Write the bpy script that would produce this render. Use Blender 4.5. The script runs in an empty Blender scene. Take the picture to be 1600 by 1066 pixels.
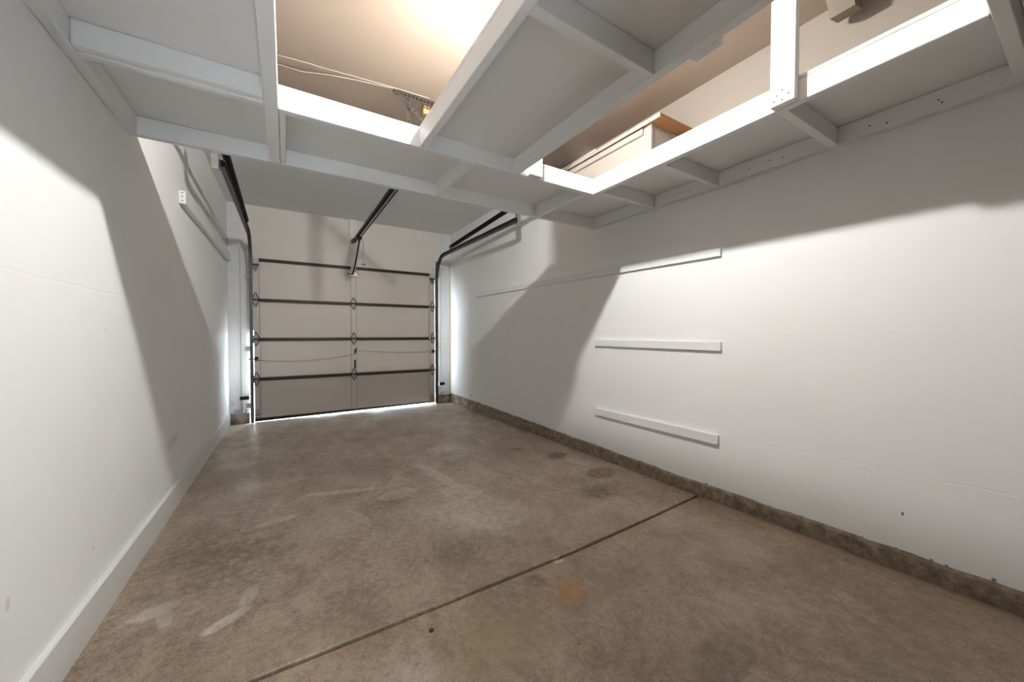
import bpy, bmesh, math, random
from mathutils import Vector, Matrix
random.seed(7)
S = bpy.context.scene
COL = S.collection

# ------------------------------------------------------------------ camera, world, exposure
FPX = 573.0                                   # focal length in pixels of the 1600 px frame
cam_d = bpy.data.cameras.new('camera'); cam_d.sensor_width = 36.0
cam_d.lens = FPX / 1600 * 36.0; cam_d.clip_start = 0.02; cam_d.clip_end = 200
cam = bpy.data.objects.new('camera', cam_d); COL.objects.link(cam)
YAW, PITCH, ROLL = math.radians(31.63), math.radians(-1.17), math.radians(0.10)
fw = Vector((math.sin(YAW)*math.cos(PITCH), math.cos(YAW)*math.cos(PITCH), math.sin(PITCH)))
rt = Vector((math.cos(YAW), -math.sin(YAW), 0)); up = rt.cross(fw)
r2 = rt*math.cos(ROLL) + up*math.sin(ROLL); u2 = -rt*math.sin(ROLL) + up*math.cos(ROLL)
M3 = Matrix((r2, u2, -fw)).transposed()
cam.matrix_world = Matrix.Translation((0, 0, 1.19)) @ M3.to_4x4()
S.camera = cam

SKY = 26.0                                    # daylight outside the garage
wd = bpy.data.worlds.new('daylight'); S.world = wd; wd.use_nodes = True
bg = wd.node_tree.nodes['Background']
bg.inputs[0].default_value = (0.80, 0.91, 1.0, 1); bg.inputs[1].default_value = SKY
LAMP = 3150.0                                 # radiance of the bulb on the garage ceiling

def portal(name, loc, rot, sx, sy):           # guides daylight sampling through the openings
    d = bpy.data.lights.new(name, 'AREA'); d.shape = 'RECTANGLE'; d.size = sx; d.size_y = sy
    d.cycles.is_portal = True
    o = bpy.data.objects.new(name, d); COL.objects.link(o); o.location = loc; o.rotation_euler = rot

S.view_settings.view_transform = 'Standard'; S.view_settings.look = 'None'
S.view_settings.gamma = 1.0; S.view_settings.use_curve_mapping = False
S.view_settings.exposure = 0.48

# ------------------------------------------------------------------ materials
def newmat(name, rough=0.6, metal=0.0):
    m = bpy.data.materials.new(name); m.use_nodes = True
    nt = m.node_tree; b = nt.nodes['Principled BSDF']
    b.inputs['Roughness'].default_value = rough; b.inputs['Metallic'].default_value = metal
    return m, nt, b
def pos(nt):
    return nt.nodes.new('ShaderNodeNewGeometry').outputs['Position']
NCACHE = {}
def noise(nt, vec, scale, detail=4, rough=0.6, stretch=None):
    key = (nt.id_data.name if hasattr(nt, 'id_data') else id(nt), nt.as_pointer(), vec.as_pointer(), scale, detail, rough, stretch)
    if key not in NCACHE: NCACHE[key] = _noise(nt, vec, scale, detail, rough, stretch)
    return NCACHE[key]
def _noise(nt, vec, scale, detail, rough, stretch):
    if stretch:
        mp = nt.nodes.new('ShaderNodeMapping'); mp.inputs['Scale'].default_value = stretch
        nt.links.new(vec, mp.inputs['Vector']); vec = mp.outputs[0]
    n = nt.nodes.new('ShaderNodeTexNoise'); n.inputs['Scale'].default_value = scale
    n.inputs['Detail'].default_value = detail; n.inputs['Roughness'].default_value = rough
    nt.links.new(vec, n.inputs['Vector']); return n.outputs['Fac']
def ramp(nt, fac, stops):
    r = nt.nodes.new('ShaderNodeValToRGB')
    while len(r.color_ramp.elements) < len(stops): r.color_ramp.elements.new(0.5)
    for e, (p, c) in zip(r.color_ramp.elements, stops):
        e.position = p; e.color = (c[0], c[1], c[2], 1) if not isinstance(c, (int, float)) else (c, c, c, 1)
    nt.links.new(fac, r.inputs[0]); return r.outputs[0]
def maprange(nt, v, a, b, c=0.0, d=1.0, smooth=True):
    n = nt.nodes.new('ShaderNodeMapRange'); n.interpolation_type = 'SMOOTHSTEP' if smooth else 'LINEAR'
    for i, x in enumerate((a, b, c, d)): n.inputs[i+1].default_value = x
    nt.links.new(v, n.inputs[0]); return n.outputs[0]
def math_(nt, op, a, b=None):
    n = nt.nodes.new('ShaderNodeMath'); n.operation = op
    for i, x in enumerate((a, b)):
        if x is None: continue
        if isinstance(x, (int, float)): n.inputs[i].default_value = x
        else: nt.links.new(x, n.inputs[i])
    return n.outputs[0]
def mix(nt, fac, a, b, mode='MIX'):
    n = nt.nodes.new('ShaderNodeMix'); n.data_type = 'RGBA'; n.blend_type = mode
    for i, x in ((0, fac), (6, a), (7, b)):
        if isinstance(x, (int, float)): n.inputs[i].default_value = x
        elif isinstance(x, tuple): n.inputs[i].default_value = (x[0], x[1], x[2], 1)
        else: nt.links.new(x, n.inputs[i])
    return n.outputs[2]
def bump(nt, b, h, strength, dist):
    n = nt.nodes.new('ShaderNodeBump'); n.inputs['Strength'].default_value = strength
    n.inputs['Distance'].default_value = dist
    nt.links.new(h, n.inputs['Height']); nt.links.new(n.outputs[0], b.inputs['Normal'])
def plain(name, col, rough=0.5, metal=0.0, var=0.12, scale=30):
    m, nt, b = newmat(name, rough, metal); p = pos(nt)
    lo = tuple(c*(1-var) for c in col); hi = tuple(min(1, c*(1+var)) for c in col)
    nt.links.new(ramp(nt, noise(nt, p, scale), [(0.3, lo), (0.7, hi)]), b.inputs['Base Color'])
    return m
def paint(name, col, rough=0.55, bumpd=0.0006, spots=0.0, fine=90):
    m, nt, b = newmat(name, rough); p = pos(nt)
    c = ramp(nt, noise(nt, p, 2.3, 5), [(0.3, tuple(x*0.965 for x in col)), (0.7, col)])
    if spots:
        c = mix(nt, math_(nt, 'MULTIPLY', maprange(nt, noise(nt, p, 14, 6, 0.7), 0.62, 0.70), spots), c, (0.30, 0.27, 0.23))
    nt.links.new(c, b.inputs['Base Color'])
    bump(nt, b, noise(nt, p, fine, 3), 0.35, bumpd)
    return m
WHITE = (0.80, 0.80, 0.79)
TAN = (0.345, 0.272, 0.218)

def wall_mat(name, marks, right):
    """painted white below the loft; the drywall above the loft was left in its tan primer"""
    m, nt, b = newmat(name, 0.55); p = pos(nt)
    sx = nt.nodes.new('ShaderNodeSeparateXYZ'); nt.links.new(p, sx.inputs[0])
    c = ramp(nt, noise(nt, p, 1.6, 5), [(0.3, (0.845, 0.848, 0.842)), (0.7, (0.875, 0.878, 0.875))])
    for (y, z, ry, rz, col, st) in marks:                                # scuffs and patches
        dy = math_(nt, 'DIVIDE', math_(nt, 'SUBTRACT', sx.outputs[1], y), ry)
        dz = math_(nt, 'DIVIDE', math_(nt, 'SUBTRACT', sx.outputs[2], z), rz)
        d = math_(nt, 'SQRT', math_(nt, 'ADD', math_(nt, 'MULTIPLY', dy, dy), math_(nt, 'MULTIPLY', dz, dz)))
        d = math_(nt, 'ADD', d, math_(nt, 'MULTIPLY', math_(nt, 'SUBTRACT', noise(nt, p, 30, 4), 0.5), 1.6))
        c = mix(nt, math_(nt, 'MULTIPLY', maprange(nt, d, 0.6, 1.0, 1.0, 0.0), st), c, col)
    prim = math_(nt, 'MULTIPLY', maprange(nt, sx.outputs[2], 2.25, 2.26), maprange(nt, sx.outputs[1], 2.52, 2.50))
    c = mix(nt, prim, c, (0.262, 0.222, 0.188))
    nt.links.new(c, b.inputs['Base Color'])
    # orange peel, plus long taped seams
    h = math_(nt, 'MULTIPLY', noise(nt, p, 70, 3), 0.3)
    w = math_(nt, 'MULTIPLY', math_(nt, 'SUBTRACT', noise(nt, p, 3.0, 3), 0.5), 0.03)
    zz = math_(nt, 'ADD', sx.outputs[2], w)
    if right:
        seam = maprange(nt, math_(nt, 'ABSOLUTE', math_(nt, 'SUBTRACT', math_(nt, 'ADD', zz, math_(nt, 'MULTIPLY', sx.outputs[1], 0.03)), 0.555)), 0.0, 0.005, 1.0, 0.0)
        seam = math_(nt, 'MULTIPLY', seam, maprange(nt, sx.outputs[1], 1.33, 1.28))
        low = maprange(nt, math_(nt, 'ABSOLUTE', math_(nt, 'SUBTRACT', zz, 1.22)), 0.0, 0.012, 0.4, 0.0)
    else:
        seam = maprange(nt, math_(nt, 'ABSOLUTE', math_(nt, 'SUBTRACT', zz, 1.36)), 0.0, 0.008, 1.0, 0.0)
        seam = math_(nt, 'MULTIPLY', seam, maprange(nt, sx.outputs[1], 2.40, 2.34))
        low = maprange(nt, math_(nt, 'ABSOLUTE', math_(nt, 'SUBTRACT', sx.outputs[1], 2.42)), 0.0, 0.012, 0.4, 0.0)
    h = math_(nt, 'SUBTRACT', math_(nt, 'SUBTRACT', h, math_(nt, 'MULTIPLY', seam, 0.8)), low)
    bump(nt, b, h, 0.5, 0.0016)
    return m

def floor_mat():
    m, nt, b = newmat('stained_concrete', 0.5); p = pos(nt)
    sx = nt.nodes.new('ShaderNodeSeparateXYZ'); nt.links.new(p, sx.inputs[0])
    warp = nt.nodes.new('ShaderNodeTexNoise'); warp.inputs['Scale'].default_value = 2.2; warp.inputs['Detail'].default_value = 4
    nt.links.new(p, warp.inputs['Vector'])
    ad = nt.nodes.new('ShaderNodeVectorMath'); ad.operation = 'MULTIPLY_ADD'
    nt.links.new(warp.outputs['Color'], ad.inputs[0]); ad.inputs[1].default_value = (0.35, 0.35, 0); nt.links.new(p, ad.inputs[2])
    pw = ad.outputs[0]
    c = ramp(nt, noise(nt, pw, 1.1, 8, 0.68), [(0.40, (0.285, 0.198, 0.132)), (0.50, (0.480, 0.362, 0.262)), (0.60, (0.720, 0.585, 0.455))])
    c = mix(nt, 0.42, c, ramp(nt, noise(nt, pw, 4.5, 8, 0.74), [(0.40, (0.200, 0.135, 0.088)), (0.5, (0.485, 0.368, 0.268)), (0.60, (0.820, 0.690, 0.550))]))
    c = mix(nt, 0.34, c, ramp(nt, noise(nt, p, 30, 9, 0.82), [(0.41, (0.150, 0.102, 0.068)), (0.59, (0.860, 0.720, 0.580))]))
    c = mix(nt, 0.30, c, ramp(nt, noise(nt, p, 150, 4, 0.75), [(0.38, (0.080, 0.056, 0.040)), (0.62, (0.900, 0.760, 0.610))]))
    # drip streaks running to the door
    st = noise(nt, pw, 3.0, 6, 0.7, (2.0, 0.6, 1))
    c = mix(nt, math_(nt, 'MULTIPLY', maprange(nt, st, 0.57, 0.66), 0.28), c, (0.824, 0.696, 0.568))
    c = mix(nt, math_(nt, 'MULTIPLY', maprange(nt, st, 0.44, 0.34), 0.40), c, (0.270, 0.192, 0.135))
    brk = maprange(nt, noise(nt, p, 26, 6, 0.75), 0.36, 0.60, 0.25, 1.0)
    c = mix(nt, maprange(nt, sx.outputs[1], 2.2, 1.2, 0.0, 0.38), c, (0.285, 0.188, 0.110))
    dark = (0.15, 0.108, 0.078); pale = (0.80, 0.71, 0.60); rust = (0.52, 0.25, 0.10); olive = (0.38, 0.31, 0.18)
    def blob(c, x, y, rx, ry, ang, col, st, edge=0.35, nz=1.0, nsc=10, ring=False):
        ca, sa = math.cos(math.radians(ang)), math.sin(math.radians(ang))
        dx = math_(nt, 'SUBTRACT', sx.outputs[0], x); dy = math_(nt, 'SUBTRACT', sx.outputs[1], y)
        u = math_(nt, 'DIVIDE', math_(nt, 'ADD', math_(nt, 'MULTIPLY', dx, ca), math_(nt, 'MULTIPLY', dy, sa)), rx)
        v = math_(nt, 'DIVIDE', math_(nt, 'SUBTRACT', math_(nt, 'MULTIPLY', dy, ca), math_(nt, 'MULTIPLY', dx, sa)), ry)
        d = math_(nt, 'SQRT', math_(nt, 'ADD', math_(nt, 'MULTIPLY', u, u), math_(nt, 'MULTIPLY', v, v)))
        d = math_(nt, 'ADD', d, math_(nt, 'MULTIPLY', math_(nt, 'SUBTRACT', noise(nt, p, nsc, 4, 0.7), 0.5), nz))
        f = maprange(nt, d, 1.0-edge, 1.0, 1.0, 0.0)
        if ring:
            f = math_(nt, 'MULTIPLY', f, maprange(nt, d, 0.55, 0.9, 0.45, 1.0))
        return mix(nt, math_(nt, 'MULTIPLY', math_(nt, 'MULTIPLY', f, brk), min(1.0, st*(1.9 if col == pale else 1.3))), c, col)
    c = blob(c, 2.14, 2.67, .16, .10, 20, dark, .80, .4, 1.2)
    c = blob(c, 2.16, 2.13, .17, .12, 15, dark, .70, .3, .5)
    c = blob(c, 1.87, 1.86, .22, .18, 0, dark, .65, .8, .6)
    c = blob(c, 1.95, 3.05, .10, .06, 0, dark, .35, .4, 1.0)
    c = blob(c, 1.03, 1.20, .14, .10, 30, rust, .65, .9, 1.5)
    c = blob(c, 0.95, 1.33, .07, .06, 0, (0.17, 0.085, 0.04), .60, .7, .6)
    c = blob(c, 0.66, 1.15, .26, .22, 20, olive, .55, .9, 1.0)
    c = blob(c, 1.25, 0.66, .22, .09, 12, dark, .35, .35, 1.2, 10)
    c = blob(c, 0.30, 1.12, .20, .18, 0, pale, .25, .9, 1.2)
    c = blob(c, 0.66, 2.61, .15, .08, 10, pale, .50, .3, .6, 10, True)
    c = blob(c, 1.07, 2.40, .14, .16, 40, pale, .48, .3, .9, 10, True)
    c = blob(c, 1.02, 2.80, .07, .48, 8, pale, .42, .5, 1.0)
    c = blob(c, 1.30, 3.45, .16, .14, 0, pale, .32, .4, .8)
    c = blob(c, 0.35, 2.86, .34, .05, -18, pale, .38, .5, 1.2)
    c = blob(c, -0.06, 2.61, .13, .04, 12, pale, .62, .3, 1.0, 20)
    c = blob(c, -0.47, 1.99, .09, .05, 20, pale, .75, .25, 1.4, 20)
    c = blob(c, -0.42, 1.93, .03, .08, 15, pale, .65, .3, 1.2, 20)
    c = blob(c, -0.21, 1.78, .10, .035, 32, pale, .55, .3, .8, 20)
    c = blob(c, -0.145, 1.90, .035, .09, -12, pale, .42, .3, .8, 20)
    c = blob(c, 0.95, 1.95, .20, .30, 25, pale, .30, .9, 1.4, 10)
    c = blob(c, 1.13, 1.40, .045, .03, 20, pale, .50, .4, .9, 20)
    c = blob(c, 0.80, 1.75, .26, .26, 0, (0.19, 0.14, 0.105), .40, .8, 1.0)
    c = blob(c, 1.20, 5.30, .45, .25, 0, pale, .30, .9, 1.4)
    c = blob(c, 0.98, 2.15, .42, .62, 20, pale, .30, .9, 1.5)
    c = blob(c, -0.25, 2.3, .45, .70, 10, (0.20, 0.142, 0.094), .60, .9, 1.3)
    c = blob(c, 1.9, 0.55, .60, .55, 0, (0.24, 0.17, 0.112), .45, .9, 1.3)  # dimness of the near right corner painted into the floor colour
    # darker towards the right curb, then pale and dark specks
    c = mix(nt, maprange(nt, sx.outputs[0], 2.38, 2.43, 0.0, 0.55), c, (0.08, 0.055, 0.04))
    c = mix(nt, math_(nt, 'MULTIPLY', maprange(nt, noise(nt, p, 160, 2), 0.70, 0.74), 0.5), c, (0.55, 0.49, 0.42))
    c = mix(nt, math_(nt, 'MULTIPLY', maprange(nt, noise(nt, p, 45, 2), 0.735, 0.76), 0.7), c, (0.05, 0.035, 0.028))
    nt.links.new(c, b.inputs['Base Color'])
    nt.links.new(maprange(nt, noise(nt, pw, 2.5, 5), 0.3, 0.7, 0.34, 0.62), b.inputs['Roughness'])
    bump(nt, b, noise(nt, p, 40, 8, 0.7), 0.35, 0.003)
    return m

M = {}
M['wall_l'] = wall_mat('wall_paint_left', [(3.23, .47, .16, .05, (0.55, 0.51, 0.46), .35), (2.05, .355, .008, .01, (.55, .5, .45), .6),
                                           (1.54, .46, .012, .025, (.6, .58, .55), .5), (2.21, 1.204, .004, .005, (.4, .38, .35), .7)], False)
M['wall_r'] = wall_mat('wall_paint_right', [(5.2, .22, .06, .04, (.55, .53, .50), .5), (.488, .349, .005, .009, (.1, .09, .08), .9),
                                            (.608, .497, .005, .008, (.95, .95, .94), .9), (.30, .336, .004, .004, (.95, .95, .94), .9),
                                            (.85, 1.02, .012, .009, (.88, .87, .86), .5)], True)
M['ceiling'], nt, b = newmat('ceiling_tan_and_white', 0.7); p = pos(nt)
sy = nt.nodes.new('ShaderNodeSeparateXYZ'); nt.links.new(p, sy.inputs[0])
nt.links.new(mix(nt, maprange(nt, sy.outputs[1], 3.25, 3.55), TAN, (0.82, 0.82, 0.83)), b.inputs['Base Color'])  # tan over the loft, blending to white towards the door
bump(nt, b, noise(nt, p, 80, 3), 0.35, 0.0006)
M['wall_f'] = paint('front_wall_paint', (0.82, 0.775, 0.72), 0.6)
M['back'] = plain('brown_back_wall', (0.16, 0.135, 0.11), 0.7)
M['loft'] = paint('loft_white_paint', (0.84, 0.84, 0.835), 0.42, 0.0008, 0.0, 45)
M['ply'] = paint('loft_sheathing_paint', (0.83, 0.825, 0.81), 0.6, 0.0006)
M['trim'] = paint('baseboard_paint', (0.81, 0.82, 0.82), 0.32, 0.0004)
M['jamb'] = paint('weathered_jamb_paint', (0.76, 0.77, 0.78), 0.5, 0.0015, 0.5, 20)
M['door'] = paint('door_steel_paint', (0.68, 0.625, 0.56), 0.42, 0.0002)
M['floor'] = floor_mat()
M['joint'] = plain('joint_dirt', (0.06, 0.042, 0.03), 0.9)
M['curb'], nt, b = newmat('rough_concrete_curb', 0.85); p = pos(nt)
cc = ramp(nt, noise(nt, p, 22, 8, 0.75), [(0.32, (0.10, 0.072, 0.05)), (0.5, (0.245, 0.185, 0.135)), (0.68, (0.40, 0.33, 0.265))])
cc = mix(nt, math_(nt, 'MULTIPLY', maprange(nt, noise(nt, p, 5, 5), 0.55, 0.65), 0.55), cc, (0.13, 0.085, 0.055))
sy = nt.nodes.new('ShaderNodeSeparateXYZ'); nt.links.new(p, sy.inputs[0])
cc = mix(nt, math_(nt, 'MULTIPLY', math_(nt, 'MULTIPLY', maprange(nt, sy.outputs[1], 4.2, 5.4), maprange(nt, noise(nt, p, 9, 5), 0.45, 0.6)), 0.6), cc, (0.55, 0.52, 0.48))
nt.links.new(cc, b.inputs['Base Color']); bump(nt, b, noise(nt, p, 35, 8, 0.7), 0.9, 0.01)
M['angle'] = plain('grimy_slotted_angle', (0.030, 0.024, 0.018), 0.6, 0.2, 0.6, 60)
M['seam'] = plain('grimy_seam', (0.16, 0.14, 0.125), 0.7)
M['bar'] = plain('dark_brown_strut', (0.030, 0.021, 0.018), 0.45, 0.3, 0.3, 12)
M['lip'] = plain('brown_strut_lip', (0.085, 0.062, 0.052), 0.45, 0.3, 0.3, 12)
M['track'] = plain('dull_track_steel', (0.10, 0.10, 0.095), 0.42, 0.7, 0.35, 20)
M['galv'] = plain('galvanised_steel', (0.42, 0.43, 0.43), 0.38, 0.8, 0.25, 40)
M['leaf'] = plain('hinge_plate_steel', (0.46, 0.45, 0.43), 0.5, 0.1, 0.2, 40)
M['dkgalv'] = plain('dirty_hinge_steel', (0.20, 0.20, 0.195), 0.45, 0.6, 0.3, 40)
M['black'] = plain('black_metal', (0.012, 0.012, 0.012), 0.4, 0.4, 0.2, 30)
M['spring'] = plain('black_spring_steel', (0.010, 0.010, 0.010), 0.35, 0.6, 0.2, 30)
M['rubber'] = plain('black_rubber', (0.03, 0.03, 0.032), 0.8)
M['wire'] = plain('cable_sheath', (0.52, 0.45, 0.39), 0.5)
M['cable'] = plain('lock_cable', (0.22, 0.20, 0.18), 0.5, 0.5)
M['red'] = plain('red_cord', (0.42, 0.09, 0.06), 0.7)
M['brass'] = plain('outlet_tan', (0.45, 0.28, 0.12), 0.5)
M['pchip'], nt, b = newmat('particle_board', 0.75); p = pos(nt)
nt.links.new(ramp(nt, noise(nt, p, 70, 6, 0.8), [(0.3, (0.22, 0.095, 0.035)), (0.7, (0.44, 0.215, 0.09))]), b.inputs['Base Color'])
M['box'] = paint('box_cream_paint', (0.37, 0.325, 0.287), 0.5)
M['lumber'] = plain('raw_lumber', (0.20, 0.16, 0.125), 0.65, 0, 0.15, 8)
M['porcelain'] = plain('white_porcelain', (0.85, 0.85, 0.84), 0.2, 0, 0.02)
M['grit'] = plain('dark_grit', (0.05, 0.04, 0.035), 0.8)
M['plaster'] = plain('torn_plaster', (0.28, 0.26, 0.24), 0.8, 0, 0.4, 80)
M['drive'] = plain('driveway_concrete', (0.55, 0.54, 0.52), 0.8)
M['bulb'], nt, b = newmat('lit_bulb', 0.3)
b.inputs['Emission Color'].default_value = (0.98, 0.965, 0.93, 1); b.inputs['Emission Strength'].default_value = LAMP

# ------------------------------------------------------------------ mesh helpers
WL = {}
def addbox(bm, x0, x1, y0, y1, z0, z1, bev=0.0):
    r = bmesh.ops.create_cube(bm, size=1.0)
    for v in r['verts']:
        v.co = Vector((x0+(v.co.x+.5)*(x1-x0), y0+(v.co.y+.5)*(y1-y0), z0+(v.co.z+.5)*(z1-z0)))
    if bev:
        es = list({e for v in r['verts'] for e in v.link_edges})
        bmesh.ops.bevel(bm, geom=es, offset=bev, segments=1, affect='EDGES')
def addtube(bm, pts, r, n=8, cap=True):
    pts = [Vector(q) for q in pts]; rings = []
    for i, q in enumerate(pts):
        t = (pts[min(i+1, len(pts)-1)] - pts[max(i-1, 0)]).normalized()
        a = t.cross(Vector((0, 0, 1)))
        if a.length < 1e-3: a = t.cross(Vector((0, 1, 0)))
        a.normalize(); c = t.cross(a)
        rr = r[i] if isinstance(r, (list, tuple)) else r
        rings.append([bm.verts.new(q + (a*math.cos(2*math.pi*k/n) + c*math.sin(2*math.pi*k/n))*rr) for k in range(n)])
    for A, B in zip(rings, rings[1:]):
        for k in range(n): bm.faces.new((A[k], A[(k+1) % n], B[(k+1) % n], B[k]))
    if cap: bm.faces.new(rings[0][::-1]); bm.faces.new(rings[-1])
def addprism(bm, poly, axis, a, b):
    """polygon in the two other axes, extruded along axis from a to b"""
    def P(u, v, w): return {0: (w, u, v), 1: (u, w, v), 2: (u, v, w)}[axis]
    A = [bm.verts.new(P(u, v, a)) for u, v in poly]; B = [bm.verts.new(P(u, v, b)) for u, v in poly]
    n = len(poly); bm.faces.new(A); bm.faces.new(B[::-1])
    for i in range(n): bm.faces.new((A[i], B[i], B[(i+1) % n], A[(i+1) % n]))
def sweep_yz(bm, path, prof):
    """closed profile (x, n) swept along a path in the YZ plane; n is the path's left normal"""
    rings = []
    for i, (y, z) in enumerate(path):
        y0, z0 = path[max(i-1, 0)]; y1, z1 = path[min(i+1, len(path)-1)]
        L = math.hypot(y1-y0, z1-z0); ny, nz = -(z1-z0)/L, (y1-y0)/L
        rings.append([bm.verts.new((px, y+ny*pn, z+nz*pn)) for px, pn in prof])
    k = len(prof)
    for A, B in zip(rings, rings[1:]):
        for i in range(k): bm.faces.new((A[i], A[(i+1) % k], B[(i+1) % k], B[i]))
    for i in range(0, k//2-1):                                          # end caps of the C section
        for R in (rings[0], rings[-1]): bm.faces.new((R[i], R[i+1], R[k-2-i], R[k-1-i]))
def obj(name, bm, mat, parent=None, loc=None, smooth=False):
    bmesh.ops.recalc_face_normals(bm, faces=bm.faces)
    xs = [v.co for v in bm.verts]
    lo = Vector([min(v[i] for v in xs) for i in range(3)]); hi = Vector([max(v[i] for v in xs) for i in range(3)])
    if loc is None: loc = Vector(((lo.x+hi.x)/2, (lo.y+hi.y)/2, lo.z if parent is None else (lo.z+hi.z)/2))
    loc = Vector(loc)
    for v in bm.verts: v.co -= loc
    if smooth:
        for f_ in bm.faces: f_.smooth = True
    me = bpy.data.meshes.new(name); bm.to_mesh(me); bm.free(); me.materials.append(M[mat])
    o = bpy.data.objects.new(name, me); COL.objects.link(o)
    WL[o.name] = loc.copy()
    if parent is not None:
        o.parent = parent; o.location = loc - WL[parent.name]
    else: o.location = loc
    return o
def clone(src, parent, loc):
    o = src.copy(); COL.objects.link(o); o.parent = parent
    WL[o.name] = Vector(loc); o.location = Vector(loc) - (WL[parent.name] if parent else Vector())
    return o
def box(name, x0, x1, y0, y1, z0, z1, mat, parent=None, bev=0.002):
    bm = bmesh.new(); addbox(bm, x0, x1, y0, y1, z0, z1, bev); return obj(name, bm, mat, parent)
def tube(name, pts, r, mat, parent=None, n=8):
    bm = bmesh.new(); addtube(bm, pts, r, n); return obj(name, bm, mat, parent, smooth=True)
def thing(name, label, cat, loc, group=None, kind=None):
    o = bpy.data.objects.new(name, None); COL.objects.link(o); o.location = loc; o.empty_display_size = 0.1
    WL[o.name] = Vector(loc); tag(o, label, cat, group, kind); return o
def tag(o, label=None, cat=None, group=None, kind=None):
    for k, v in (('label', label), ('category', cat), ('group', group), ('kind', kind)):
        if v: o[k] = v
    return o

# ------------------------------------------------------------------ the room
XL, XR, YB, YF, ZC = -0.645, 2.45, -0.16, 6.03, 2.90
SL = 0.0166
def zf(y): return SL*(5.93-y)                 # the slab falls towards the garage door

def slab_piece(name, edge_near, edge_far, parent):
    bm = bmesh.new(); ch = 0.0025
    n = [Vector((x, y, zf(y))) for x, y in edge_near]; f_ = [Vector((x, y, zf(y))) for x, y in edge_far]
    rows = [[v + Vector((0, 0, -0.10)) for v in n], [v + Vector((0, 0, -ch)) for v in n], [v + Vector((0, ch, 0)) for v in n],
            [v + Vector((0, -ch, 0)) for v in f_], [v + Vector((0, 0, -ch)) for v in f_], [v + Vector((0, 0, -0.10)) for v in f_]]
    R = [[bm.verts.new(v) for v in r] for r in rows]
    for A, B in zip(R, R[1:]):
        for i in range(len(A)-1): bm.faces.new((A[i], A[i+1], B[i+1], B[i]))
    return obj(name, bm, 'floor', parent)
jx = [(-0.70, 1.425), (0.2, 1.415), (1.25, 1.41), (1.9, 1.435), (2.5, 1.468)]
bm = bmesh.new(); addbox(bm, -0.75, 2.55, YB-.1, 6.06, -0.16, -0.04)
addprism(bm, [(YB-.1, -.06), (6.06, -.06), (6.06, zf(6.06)-.045), (YB-.1, zf(YB-.1)-.045)], 0, -.75, 2.55)
floor = tag(obj('floor', bm, 'joint'), 'brown stained concrete garage floor sloping to the door', 'floor', None, 'structure')
slab_piece('slab', [(x, YB-.1) for x, _ in jx], [(x, y-.010) for x, y in jx], floor)
slab_piece('slab', [(x, y+.010) for x, y in jx], [(x, 6.06) for x, _ in jx], floor)
bm = bmesh.new(); addbox(bm, -14, 16, 6.075, 30, -0.2, -0.03)
tag(obj('driveway', bm, 'drive'), 'sunlit concrete driveway outside the garage door', 'driveway', None, 'structure')

tag(box('wall_left', XL-.12, XL, YB, 6.11, -.15, ZC, 'wall_l', None, 0), 'white painted left garage wall', 'wall', None, 'structure')
tag(box('wall_right', XR, XR+.12, YB, 6.11, -.15, ZC, 'wall_r', None, 0), 'white painted right garage wall with wooden strips', 'wall', None, 'structure')
tag(box('ceiling', XL-.12, XR+.12, YB-.12, 6.11, ZC, ZC+.12, 'ceiling', None, 0), 'tan drywall garage ceiling above the loft', 'ceiling', None, 'structure')
OX0, OX1, OZ = -0.382, 2.118, 2.12            # door opening in the front wall
bm = bmesh.new()
addbox(bm, XL, OX0, YF, YF+.10, -.1, ZC); addbox(bm, OX1, XR, YF, YF+.10, -.1, ZC); addbox(bm, OX0, OX1, YF, YF+.10, OZ, ZC)
tag(obj('wall_front', bm, 'wall_f'), 'front wall with header around the garage door', 'wall', None, 'structure')
WX0, WX1, WZ1 = 0.04, 0.14, 1.95              # assumed unseen opening behind the camera, narrowed to tune the daylight fill
bm = bmesh.new()
addbox(bm, XL, WX0, YB-.12, YB, -.1, ZC); addbox(bm, WX1, XR, YB-.12, YB, -.1, ZC); addbox(bm, WX0, WX1, YB-.12, YB, WZ1, ZC)
tag(obj('wall_back', bm, 'back'), 'brown back wall with an added narrow daylight slit behind the camera', 'wall', None, 'structure')
portal('added_slit_portal', ((WX0+WX1)/2, YB-.125, WZ1/2), (math.radians(90), 0, math.pi), WX1-WX0, WZ1)

# baseboard on the left, concrete curb on the right
bm = bmesh.new()
addprism(bm, [(YB, zf(YB)-.01), (5.90, zf(5.9)-.01), (5.90, zf(5.9)+.145), (YB, zf(YB)+.145)], 0, XL, -0.622)
bmesh.ops.bevel(bm, geom=list(bm.edges), offset=.003, segments=1, affect='EDGES')
tag(obj('baseboard_left', bm, 'trim'), 'tall white baseboard along the left wall', 'baseboard', None, 'structure')
bm = bmesh.new(); N = 90; rows = []
for i in range(N+1):
    y = YB + (YF-YB)*i/N
    zt = 0.148 + max(0, 1.6-y)*0.022 + random.uniform(-.004, .004)
    x = 2.418 + random.uniform(-.005, .005)
    rows.append([bm.verts.new(q) for q in ((x-.004, y, zf(y)-.02), (x, y, (zf(y)+zt)/2+random.uniform(-.01, .01)), (x+.004, y, zt-.006), (x+.010, y, zt), (XR, y, zt+.003))])
for A, B in zip(rows, rows[1:]):
    for k in range(4): bm.faces.new((A[k], A[k+1], B[k+1], B[k]))
tag(obj('trim_1', bm, 'curb'), 'rough concrete curb along the foot of the right wall', 'curb', None, 'structure')
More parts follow.
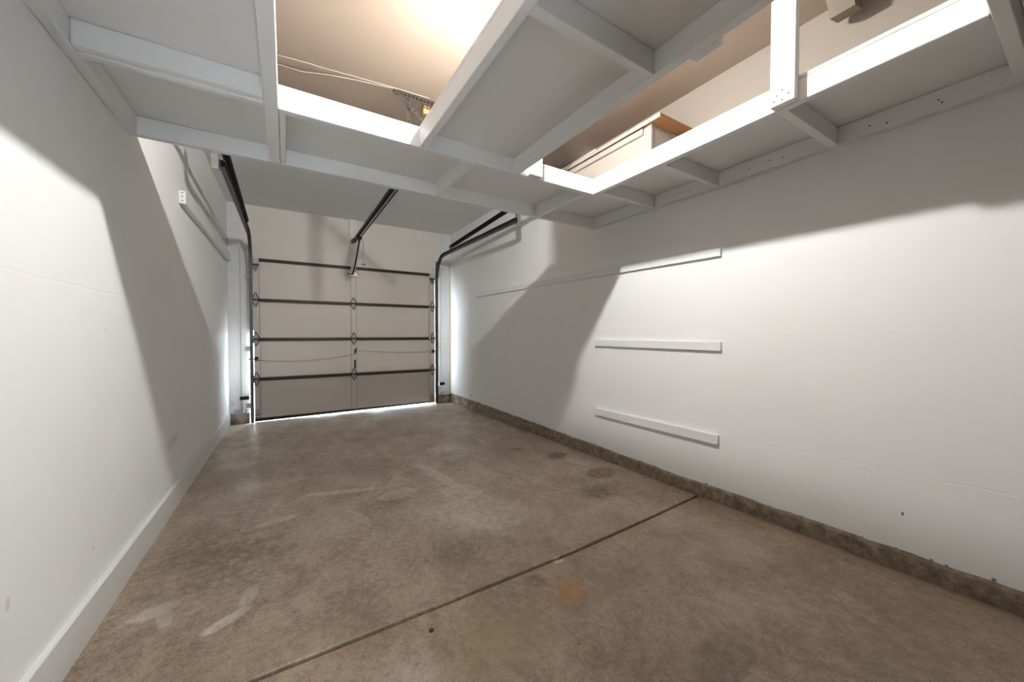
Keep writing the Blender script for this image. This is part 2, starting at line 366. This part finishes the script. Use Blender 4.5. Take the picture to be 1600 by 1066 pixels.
for nm, x0, x1, z in (('trim_2', XL+.002, -0.42, .138), ('trim_3', 2.175, 2.43, .150)):
    bm = bmesh.new(); addbox(bm, x0, x1, 5.915, YF, -.02, z)
    bmesh.ops.subdivide_edges(bm, edges=bm.edges[:], cuts=3, use_grid_fill=True)
    for v in bm.verts: v.co += Vector([random.uniform(-.005, .005) for _ in range(3)])
    tag(obj(nm, bm, 'curb'), 'concrete block at the foot of the %s door jamb' % ('left' if x0 < 0 else 'right'), 'curb', None, 'structure')
# jamb boards, header post
n = 4
for lab, x0, x1, y0, z0, z1, mt in (
        ('weathered white board in the left front corner', XL, -.512, 6.020, .14, 2.86, 'jamb'),
        ('weathered white jamb board behind the left door track', -.508, -.384, 6.015, .14, 2.30, 'jamb'),
        ('white jamb board behind the right door track', 2.120, 2.255, 6.015, .15, 2.30, 'jamb'),
        ('white board in the right front corner', 2.259, 2.40, 6.020, .15, 2.86, 'jamb'),
        ('added strip along the header blocking daylight above the garage door', -.36, 2.128, 5.972, 2.125, 2.21, 'wall_f'),  # added to stop the daylight leak over the door
        ('added strip blocking daylight at the upper left side of the garage door', -.386, -.352, 5.972, 1.22, 2.12, 'wall_f'),  # added to shut out daylight along the upper door edge
        ('narrow vertical board on the header above the garage door', .822, .938, 5.998, 2.352, ZC, 'wall_f'),
        ('short vertical block on the header under the narrow board', .812, .930, 5.992, 2.215, 2.349, 'wall_f')):
    tag(box('trim_%d' % n, x0, x1, y0, YF, z0, z1, mt), lab, 'trim', None, 'structure'); n += 1

# ------------------------------------------------------------------ storage loft
ZB, ZT, ZP = 2.156, 2.245, 2.262
loft = thing('storage_loft', 'white painted wooden storage loft with two rectangular openings under the ceiling', 'loft', (0.9, 0.9, ZB))
NY = 0.165
def L(name, x0, x1, y0, y1, z0=ZB, z1=ZT, mat='loft', bev=.0025): return box(name, x0, x1, y0, y1, z0, z1, mat, loft, bev)
L('ledger', XL+.001, -.607, YB+.01, 2.489); L('ledger', 2.405, XR-.001, YB+.01, 2.489)
L('end_beam', XL+.001, XR-.001, 2.490, 2.528)
L('main_beam', -.070, -.020, NY+.04, 2.488)
L('main_beam', .598, .634, NY+.04, 1.889); L('main_beam', 1.178, 1.216, NY+.04, 1.889); L('main_beam', 1.820, 1.858, NY+.04, 1.889)
L('header', -.019, 1.860, 1.890, 1.928)
L('header', -.606, 2.404, NY, NY+.038)
L('joist', -.606, -.071, 1.836, 1.868, ZB+.004); L('joist', -.606, -.071, 1.871, 1.904, ZB-.003)
L('joist', -.606, -.071, .74, .776)
L('blocking', -.018, .008, 1.929, 2.489, ZB+.004); L('blocking', .900, .936, 1.929, 2.489); L('blocking', 1.764, 1.802, 1.929, 2.489)
for y in (1.832, 1.346, .741): L('joist', 1.859, 2.404, y, y+.037)
L('joist', .635, 1.177, .903, .941)
# painted sheathing laid over the frame, and the last solid bay behind the openings
for x0, x1, y0, y1 in ((XL+.002, -.020, NY, 1.889), (.598, 1.216, NY, 1.889), (1.820, XR-.002, NY, 1.889),
                       (XL+.002, XR-.002, 1.891, 2.528), (XL+.002, XR-.002, YB+.01, NY-.002)):
    L('deck_panel', x0, x1, y0, y1, ZT+.001, ZP, 'ply', .001)
L('hanger_post', 1.784, 1.819, .690, .782, ZB+.004, ZC-.001)
L('hanger_post', 1.217, 1.252, .690, .788, ZB-.001, ZC-.001)
L('hanger_post', 1.272, 1.362, 1.852, 1.889, ZB+.001, ZC-.001)
scr = bmesh.new(); addtube(scr, [(0, 0, 0), (.002, 0, 0)], .0035, 8)
s0 = None
for (x, y, z) in ((1.783, .712, 2.19), (1.783, .735, 2.215), (1.783, .735, 2.175), (1.783, .755, 2.20), (1.783, .765, 2.18),
                  (2.404, 1.62, 2.20), (2.404, 1.55, 2.185), (2.404, 1.16, 2.195), (2.404, 1.05, 2.20), (2.404, .98, 2.19), (2.404, .62, 2.195),
                  (2.404, .56, 2.18), (2.404, .40, 2.20), (2.404, .39, 2.185)):
    if s0 is None: s0 = obj('screw', scr, 'grit', loft, (0, 0, 0)); WL[s0.name] = Vector((x, y, z)); s0.location = Vector((x, y, z)) - WL[loft.name]
    else: clone(s0, loft, (x, y, z))

# cream box standing on the loft against the right wall, raw board on top
bx = thing('boxed_enclosure', 'cream boxed enclosure with raw wood top on the loft by the right wall', 'box', (2.28, 2.07, ZP))
box('side_panel', 2.112, 2.130, 1.640, 2.526, ZP, 2.612, 'box', bx)
box('end_panel', 2.131, XR-.002, 1.644, 1.662, ZP, 2.612, 'box', bx)
box('end_panel', 2.131, XR-.002, 2.506, 2.524, ZP, 2.612, 'box', bx)
box('rail', 2.096, 2.111, 1.700, 2.526, 2.560, 2.600, 'box', bx)
tag(box('top_board', 2.092, XR-.002, 1.552, 2.528, 2.613, 2.632, 'pchip', bx), 'raw brown particle board overhanging the end')
box('edge_trim', 2.084, 2.0915, 1.552, 2.528, 2.606, 2.634, 'box', bx, .001)
# slanted stub of lumber under the ceiling
bm = bmesh.new(); addprism(bm, [(2.300, 2.745), (2.400, 2.770), (2.320, 2.899), (2.195, 2.899)], 1, .652, .748)
tag(obj('ceiling_stub', bm, 'lumber'), 'slanted stub of lumber hanging from the ceiling above the right walkway', 'lumber')

# bare bulb on the ceiling
lamp = thing('ceiling_light', 'bare lit bulb on the ceiling above the loft', 'lamp', (.894, 1.47, ZC))
def lathe(name, prof, cx, cy, mat, parent, n=24):
    bm = bmesh.new(); R = []
    for r, z in prof: R.append([bm.verts.new((cx+r*math.cos(2*math.pi*k/n), cy+r*math.sin(2*math.pi*k/n), z)) for k in range(n)])
    for A, B in zip(R, R[1:]):
        for k in range(n): bm.faces.new((A[k], A[(k+1) % n], B[(k+1) % n], B[k]))
    bm.faces.new(R[0]); bm.faces.new(R[-1][::-1]); return obj(name, bm, mat, parent, smooth=True)
lathe('lamp_holder', [(.055, ZC-.001), (.055, ZC-.012), (.03, ZC-.02), (.022, ZC-.045), (.018, ZC-.046)], .894, 1.47, 'porcelain', lamp)
lathe('bulb_housing', [(.012, ZC-.047), (.014, ZC-.058), (.022, ZC-.080), (.0285, ZC-.098)], .894, 1.47, 'porcelain', lamp)  # unseen opaque collar, added to hold direct light off the ceiling
lathe('bulb', [(.0285, ZC-.0985), (.030, ZC-.110), (.0285, ZC-.124), (.024, ZC-.136), (.015, ZC-.146), (.004, ZC-.149)], .894, 1.47, 'bulb', lamp)

# ------------------------------------------------------------------ garage door
DY0, DY1 = 5.950, 5.968                       # inner and outer skin of the door
DX0, DX1 = -0.3655, 2.128
door = thing('door_1', 'white four section garage door with dark cross struts and hinges', 'garage door', (.88, 5.96, .04), None, 'structure')
cuts = [.046, .577, 1.110, 1.635, 2.190]
for i in range(4):
    z0, z1 = cuts[i]+.002, cuts[i+1]-.002
    sec = box('section', DX0, DX1, DY0, DY1, z0, z1, 'door', door)
    for x0, x1 in ((DX0, -.302), (.830, .902), (2.040, DX1)):
        box('stile', x0, x1, DY0-.010, DY0-.0005, z0+.001, z1-.001, 'door', sec, .0015)
        for xs in (x0-.0045, x1+.0005):
            if DX0 < xs < DX1-.01: box('stile_seam', xs, xs+.004, DY0-.0022, DY0-.0002, z0+.02, z1-.03, 'seam', sec, 0)
    for x0, x1 in ((-.300, .828), (.904, 2.038)):
        zc = cuts[i+1] - (.020 if i == 3 else 0.0)
        bm = bmesh.new()
        addprism(bm, [(DY0-.0005, zc-.016), (DY0-.026, zc-.019), (DY0-.030, zc-.012), (DY0-.028, zc+.014), (DY0-.0005, zc+.018)], 0, x0, x1)
        st = obj('strut', bm, 'bar', sec)
        box('strut_lip', x0, x1, DY0-.022, DY0-.0005, zc-.027, zc-.0195, 'lip', sec, .001)
# rhombus hinges
def hinge_meshes():
    bm = bmesh.new(); w, h = .036, .088
    for s in (1, -1):                                                   # two leaves, a raised rim on each
        out = [(-w, s*.004), (-w, s*.018), (-.006, s*h), (.006, s*h), (w, s*.018), (w, s*.004)]
        addprism(bm, out, 1, -.003, 0)
    leaf = bm
    bm2 = bmesh.new()
    for s in (1, -1):
        ring = [(-w, s*.012), (-w, s*.018), (-.006, s*h), (.006, s*h), (w, s*.018), (w, s*.012)]
        for a, c in zip(ring, ring[1:]): addtube(bm2, [(a[0], -.005, a[1]), (c[0], -.005, c[1])], .0052, 6)
    addtube(bm2, [(-.042, -.010, 0), (.042, -.010, 0)], .011, 8)
    return leaf, bm2
h0 = None
for x, z in [(x, z) for z in (cuts[1], cuts[2], cuts[3]) for x in (-.342, .866, 2.088)]:
    yy = DY0-.0105
    if h0 is None:
        lf, rim = hinge_meshes()
        h0 = obj('hinge', lf, 'leaf', door, (0, 0, 0)); h0.location = Vector((x, yy, z)) - WL[door.name]; WL[h0.name] = Vector((x, yy, z))
        k0 = obj('hinge_rim', rim, 'black', h0, (0, 0, 0)); k0.location = (0, 0, 0); WL[k0.name] = Vector((x, yy, z))
    else:
        hh = clone(h0, door, (x, yy, z)); clone(k0, hh, (x, yy, z))
for x in (-.342, 2.088):                                                # top roller carriers
    bm = bmesh.new(); addprism(bm, [(x-.036, 2.085), (x+.036, 2.085), (x+.030, 2.05), (x+.008, 2.005), (x-.008, 2.005), (x-.030, 2.05)], 1, DY0-.016, DY0-.0105)
    tc = obj('top_roller_bracket', bm, 'dkgalv', door)
    box('bracket_lip', x-.045, x+.040, DY0-.045, DY0-.0105, 2.086, 2.106, 'black', tc)
for x0, x1 in ((DX0+.004, -.292), (2.045, DX1-.004)):                   # bottom corner brackets
    bb = box('bottom_bracket', x0, x1, DY0-.016, DY0-.0105, .052, .165, 'galv', door)
    box('bracket_foot', x0, x1, DY0-.040, DY0-.0165, .052, .062, 'dkgalv', bb)
for s, xe in ((-1, -.372), (1, 2.132)):                                 # rollers running in the tracks
    for z in cuts[1:4]+[2.096, .10]:
        bm = bmesh.new(); addtube(bm, [(xe-s*.060, 5.905, z), (xe+s*.012, 5.905, z)], .006, 8); ro = obj('roller_stem', bm, 'dkgalv', door, smooth=True)
# bottom seal: touches the slab on the left, lifts off towards the right
bm = bmesh.new()
A = [bm.verts.new((DX0, y, z)) for y, z in ((DY0, .050), (DY1, .050), (DY1, .004), (DY0, .004))]
B = [bm.verts.new((DX1, y, z)) for y, z in ((DY0, .052), (DY1, .052), (DY1, .026), (DY0, .026))]
bm.faces.new(A); bm.faces.new(B)
for i in range(4): bm.faces.new((A[i], A[(i+1) % 4], B[(i+1) % 4], B[i]))
obj('bottom_seal', bm, 'rubber', door)
# side latches, lock cable, pull handle
for x, s in ((-.340, -1), (2.092, 1)):
    z = .846 if s < 0 else .889
    lt = box('side_latch', x-.024, x+.024, DY0-.030, DY0-.0105, z-.030, z+.030, 'dkgalv', door, .004)
    tube('latch_bolt', [(x, DY0-.034, z), (x+s*.080, DY0-.034, z)], .008, 'black', lt)
    box('latch_spring', x-.016, x+.020, DY0-.048, DY0-.0305, z-.004, z+.028, 'black', lt, .004)
cz = box('lock_rotor', .868, .900, DY0-.032, DY0-.0105, .895, .955, 'dkgalv', door, .006)
tube('rotor_arm', [(.872, DY0-.036, .880), (.900, DY0-.036, .975)], .006, 'black', cz)
def sag(a, b, d, n=16):
    return [(a[0]+(b[0]-a[0])*t, a[1]+(b[1]-a[1])*t, a[2]+(b[2]-a[2])*t - d*4*t*(1-t)) for t in [i/n for i in range(n+1)]]
tube('lock_cable', sag((-.325, DY0-.034, .830), (.866, DY0-.034, .880), .052), .0028, 'cable', door, 6)
tube('lock_cable', sag((.902, DY0-.034, .935), (2.075, DY0-.034, .886), .020), .0028, 'cable', door, 6)
ph = box('pull_handle', .868, .888, DY0-.040, DY0-.028, .672, .790, 'black', door, .004)
for z in (.676, .772): box('handle_foot', .864, .892, DY0-.028, DY0-.0105, z, z+.016, 'black', ph, .002)
opb = box('operator_bracket', .785, .925, DY0-.034, DY0-.0105, 2.040, 2.100, 'galv', door, .003)
box('bracket_slot', .815, .870, DY0-.042, DY0-.0345, 2.062, 2.082, 'black', opb, .002)
portal('door_gap_daylight', ((OX0+OX1)/2, YF+.12, 1.08), (math.radians(90), 0, 0), OX1-OX0, 2.16)

# ------------------------------------------------------------------ tracks, springs, opener
def track(s, label):
    """s = -1 left, +1 right"""
    xo = -.402 if s < 0 else 2.162                                      # outer web of the channel
    t = thing('door_track', label, 'door track', (xo, 5.87, .01), 'steel tracks of the garage door')
    yv, R, zc_ = 5.880, .34, 2.10
    d = -s                                                              # the channel opens towards the door
    prof = [(xo+d*.034, .026), (xo, .026), (xo, -.026), (xo+d*.034, -.026), (xo+d*.034, -.022), (xo+d*.004, -.022), (xo+d*.004, .022), (xo+d*.034, .022)]
    bm = bmesh.new(); sweep_yz(bm, [(yv, .012), (yv, 1.0), (yv, zc_-.005)], prof); obj('vertical_track', bm, 'track', t)
    bm = bmesh.new(); sweep_yz(bm, [(yv-R+R*math.cos(a), zc_+R*math.sin(a)) for a in [math.pi/2*i/14 for i in range(15)]], prof); obj('curved_track', bm, 'track', t)
    bm = bmesh.new(); sweep_yz(bm, [(yv-R-.005, zc_+R), (4.4, zc_+R-.008), (3.40, zc_+R-.016)], prof); obj('horizontal_track', bm, 'track', t)
    zr = zc_+R-.02
    hb = bmesh.new()                                                    # rear hanger of slotted angle
    xh = xo + s*.004
    addbox(hb, min(xh, xh+s*.004), max(xh, xh+s*.004), 3.42, 3.45, zr-.035, 2.62)
    addbox(hb, min(xh, xh+s*.045), max(xh, xh+s*.045), 3.415, 3.419, zr-.035, 2.62)
    obj('rear_hanger', hb, 'galv', t)
    for z in (.22, .98, 1.95):                                          # wall brackets on the jamb
        bm = bmesh.new(); a, c = sorted((xo+s*.002, xo+s*.006)); addbox(bm, a, c, 5.885, 6.013, z-.03, z+.03)
        a, c = sorted((xo+s*.002, xo+s*.060)); addbox(bm, a, c, 6.009, 6.014, z-.03, z+.03)
        obj('wall_bracket', bm, 'galv', t)
    bm = bmesh.new()                                                    # flag bracket behind the bend
    a, c = sorted((xo+s*.002, xo+s*.005)); addprism(bm, [(5.985, 2.02), (5.985, 2.40), (5.93, 2.40), (5.80, 2.30), (5.86, 2.10)], 0, a, c)
    obj('flag_bracket', bm, 'dkgalv', t)
    return t
track(-1, 'dark steel track bending up along the left side of the garage door')
track(1, 'dark steel track bending up along the right side of the garage door')

def spring(x, ya, za, yb, zb, label):
    t = thing('extension_spring', label, 'spring', (x, (ya+yb)/2, (za+zb)/2 - .02), 'black springs above the door tracks')
    a, b_ = Vector((x, ya, za)), Vector((x, yb, zb)); ax = (b_-a); Ln = ax.length; ax.normalize()
    n1 = Vector((1, 0, 0)); n2 = ax.cross(n1); turns = int(Ln/.0125); pts = []
    for i in range(turns*9+1):
        th = 2*math.pi*i/9; q = a + ax*(Ln*i/(turns*9)) + (n1*math.cos(th)+n2*math.sin(th))*.022; pts.append(q)
    tube('coil', pts, .0056, 'spring', t, 5)
    tube('safety_cable', [a-ax*.25, b_+ax*.10], .003, 'cable', t, 6)
    bm = bmesh.new(); q = b_+ax*.06
    addtube(bm, [q+Vector((-.010, 0, 0)), q+Vector((.010, 0, 0))], .030, 16); obj('pulley', bm, 'dkgalv', t)
    return t
sl = spring(-.375, 2.90, 2.559, 5.15, 2.470, 'long black spring above the left door track')
sr = spring(2.115, 2.90, 2.593, 5.15, 2.492, 'long black spring above the right door track')
tube('lift_cable', [(-.395, 5.20, 2.452), (-.395, 5.90, 2.36)], .003, 'cable', sl, 6)
tube('lift_cable', [(2.135, 5.20, 2.474), (2.135, 5.90, 2.36)], .003, 'cable', sr, 6)

op = thing('door_opener', 'black opener rail with drive arm above the middle of the garage door', 'door opener', (.862, 4.2, 2.50))
bm = bmesh.new(); addbox(bm, .838, .880, 2.92, 5.66, 2.528, 2.558, .002); addbox(bm, .856, .862, 2.92, 5.66, 2.503, 2.528); obj('rail', bm, 'black', op)
box('drive_belt', .896, .902, 3.0, 5.62, 2.520, 2.540, 'black', op, .001)
hbk = bmesh.new(); addprism(hbk, [(5.62, 2.515), (5.72, 2.500), (6.010, 2.545), (6.010, 2.60), (5.66, 2.565)], 0, .846, .850)
addprism(hbk, [(5.62, 2.515), (5.72, 2.500), (6.010, 2.545), (6.010, 2.60), (5.66, 2.565)], 0, .868, .872); obj('header_bracket', hbk, 'black', op)
box('trolley', .842, .906, 5.42, 5.56, 2.495, 2.527, 'black', op, .003)
bm = bmesh.new()
addtube(bm, [(.885, 5.50, 2.500), (.884, 5.62, 2.40), (.880, 5.76, 2.27), (.866, 5.89, 2.12), (.850, 5.905, 2.075)], .011, 8); obj('drive_arm', bm, 'black', op, smooth=True)
tube('release_cord', [(.930, 5.48, 2.495), (.932, 5.48, 2.32), (.931, 5.48, 2.16)], .003, 'red', op, 6)
bm = bmesh.new(); addtube(bm, [(.905, 5.48, 2.152), (.957, 5.48, 2.152)], .009, 8); obj('release_handle', bm, 'red', op, smooth=True)

def perforated(bm, a, b, wdir, w, th, pitch=.028):
    """slotted strap from a to b: two side rails and cross webs with open slots between"""
    a, b, wd = Vector(a), Vector(b), Vector(wdir).normalized(); ax = (b-a); Ln = ax.length; ax.normalize(); nn = ax.cross(wd)
    def blk(s0, s1, w0, w1):
        vs = [bm.verts.new(a+ax*s+wd*q+nn*t) for s in (s0, s1) for q in (w0, w1) for t in (0, th)]
        for f_ in ((0, 1, 3, 2), (4, 6, 7, 5), (0, 4, 5, 1), (2, 3, 7, 6), (0, 2, 6, 4), (1, 5, 7, 3)): bm.faces.new([vs[i] for i in f_])
    blk(0, Ln, 0, w*.34); blk(0, Ln, w*.66, w); s = 0
    while s < Ln-.012: blk(s, s+pitch*.55, w*.34, w*.66); s += pitch
hg = thing('opener_hanger', 'slotted steel angle and straps hanging the opener from the ceiling', 'bracket', (.92, 2.66, 2.56))
bm = bmesh.new(); perforated(bm, (.655, 2.640, ZC-.004), (1.17, 2.640, ZC-.004), (0, 1, 0), .036, .003); perforated(bm, (.655, 2.640, ZC-.040), (1.17, 2.640, ZC-.040), (0, 0, 1), .036, .003)
obj('crossbar', bm, 'angle', hg)
bm = bmesh.new(); perforated(bm, (.744, 2.650, ZC-.03), (.744, 2.650, 2.500), (1, 0, 0), .030, .003); obj('strap', bm, 'angle', hg)
bm = bmesh.new(); perforated(bm, (.660, 2.632, ZC-.030), (1.050, 2.632, 2.560), (.64, 0, .77), .026, .003); obj('diagonal_brace', bm, 'angle', hg)
ob = tag(box('outlet_box', .885, .935, 2.70, 2.76, ZC-.070, ZC-.001, 'brass'), 'small tan outlet box on the ceiling by the opener hanger', 'outlet')
box('plug', .938, .975, 2.705, 2.74, ZC-.085, ZC-.03, 'black', ob, .004)
tag(tube('ceiling_cable', [(-.62, 2.735, ZC-.006), (-.031, 2.697, ZC-.006), (.153, 2.668, ZC-.010), (.18, 2.676, ZC-.006), (.42, 2.648, ZC-.008), (.66, 2.625, ZC-.006), (.90, 2.61, ZC-.006)], .0022, 'wire', None, 6),
    'thin pale cable stapled straight along the ceiling to the opener', 'cable', 'thin cables on the ceiling')
tag(tube('ceiling_cable', [(-.62, 2.83, ZC-.006), (-.032, 2.778, ZC-.012), (.10, 2.745, ZC-.03), (.25, 2.70, ZC-.022), (.42, 2.672, ZC-.012), (.68, 2.632, ZC-.005)], .0020, 'wire', None, 6),
    'thin pale cable sagging from the ceiling behind the straight one', 'cable', 'thin cables on the ceiling')

# ------------------------------------------------------------------ wooden strips on the walls
def strip(name, y0, y1, za, zb, h, th, label):
    bm = bmesh.new(); addprism(bm, [(y0, za), (y1, zb), (y1, zb+h), (y0, za+h)], 0, XR-th, XR-.0005)
    bmesh.ops.bevel(bm, geom=list(bm.edges), offset=.002, segments=1, affect='EDGES')
    tag(obj(name, bm, 'trim'), label, 'wall strip', 'white wooden strips on the right wall')
strip('wall_strip', 1.343, 5.0, 1.702, 1.738, .056, .020, 'long white wooden strip, uppermost on the right wall')
strip('wall_strip', 1.334, 2.484, 1.076, 1.076, .060, .020, 'short white wooden strip in the middle of the right wall')
strip('wall_strip', 1.343, 2.478, .452, .440, .064, .022, 'short white wooden strip, lowest on the right wall')
sb = tag(box('wall_strip', XL+.0005, XL+.040, 3.500, 5.985, 2.120, 2.212, 'trim'), 'long white wooden strip high on the left wall', 'wall strip')
for z in (2.197, 2.170, 2.140):
    bm = bmesh.new(); addtube(bm, [(XL+.020, 3.499, z), (XL+.020, 3.501, z)], .004, 8); obj('screw', bm, 'grit', sb)

# ------------------------------------------------------------------ small things by the door and on the wall
def sensor(s, x0, x1, z, label):
    t = thing('safety_sensor', label, 'sensor', ((x0+x1)/2, 5.93, z-.05), 'door safety sensors')
    box('sensor_body', x0, x1, 5.890, 5.930, z-.022, z+.022, 'black', t, .005)
    xb = x1 if s < 0 else x0-.004
    box('sensor_bracket', xb+.0005, xb+.0035, 5.885, 6.014, z-.035, z+.04, 'dkgalv', t, .0005)
    xw = x0+.018 if s < 0 else x1-.018
    tube('sensor_wire', [(xw, 5.935, z-.018), (xw, 5.995, z-.06), (xw, 5.998, .155)], .003, 'dkgalv', t, 6)
sensor(-1, -.520, -.420, .338, 'black safety sensor beside the left door track')
sensor(1, 2.196, 2.290, .336, 'black safety sensor beside the right door track')
for x0, x1, z, h, lab in ((-.600, -.530, .140, .040, 'small grey anchor bracket on the left concrete block, nearer the wall'),
                          (-.528, -.450, .140, .032, 'small grey anchor bracket on the left concrete block, nearer the track'),
                          (2.255, 2.320, .152, .036, 'small grey anchor bracket on the right concrete block')):
    bm = bmesh.new(); addbox(bm, x0, x1, 5.930, 5.990, z, z+.006); addbox(bm, x0, x1, 5.984, 5.990, z+.006, z+h); addtube(bm, [((x0+x1)/2, 5.955, z+.006), ((x0+x1)/2, 5.955, z+h*.8)], .008, 8)
    tag(obj('anchor_bracket', bm, 'galv'), lab, 'bracket', 'anchor brackets on the concrete blocks')
for i, (y, z, r) in enumerate(((1.425, .158, .010), (1.038, .160, .007), (.876, .166, .008), (.834, .164, .006), (.627, .170, .007), (.507, .176, .007), (.395, .182, .006), (.349, .180, .005), (.225, .190, .007))):
    bm = bmesh.new(); bmesh.ops.create_icosphere(bm, subdivisions=1, radius=r)
    for v in bm.verts: v.co = Vector((XR-.006+v.co.x*.8, y+v.co.y, z+v.co.z*1.3))*1.0 + Vector([random.uniform(-.002, .002) for _ in range(3)])
    tag(obj('plaster_crumb', bm, 'plaster'), 'dark crumb of broken plaster on the right curb, %s from the floor joint' % ('nearest', 'second', 'third', 'fourth', 'fifth', 'sixth', 'seventh', 'eighth', 'farthest')[i], 'crumb', 'crumbs along the right curb')
bm = bmesh.new(); bmesh.ops.create_icosphere(bm, subdivisions=2, radius=.008)
for v in bm.verts: v.co = Vector((.452+v.co.x*1.2, 1.305+v.co.y, zf(1.3)+.004+v.co.z*.5)) + Vector([random.uniform(-.0015, .0015) for _ in range(3)])
tag(obj('pebble', bm, 'grit'), 'small dark pebble on the floor just in front of the joint', 'pebble')
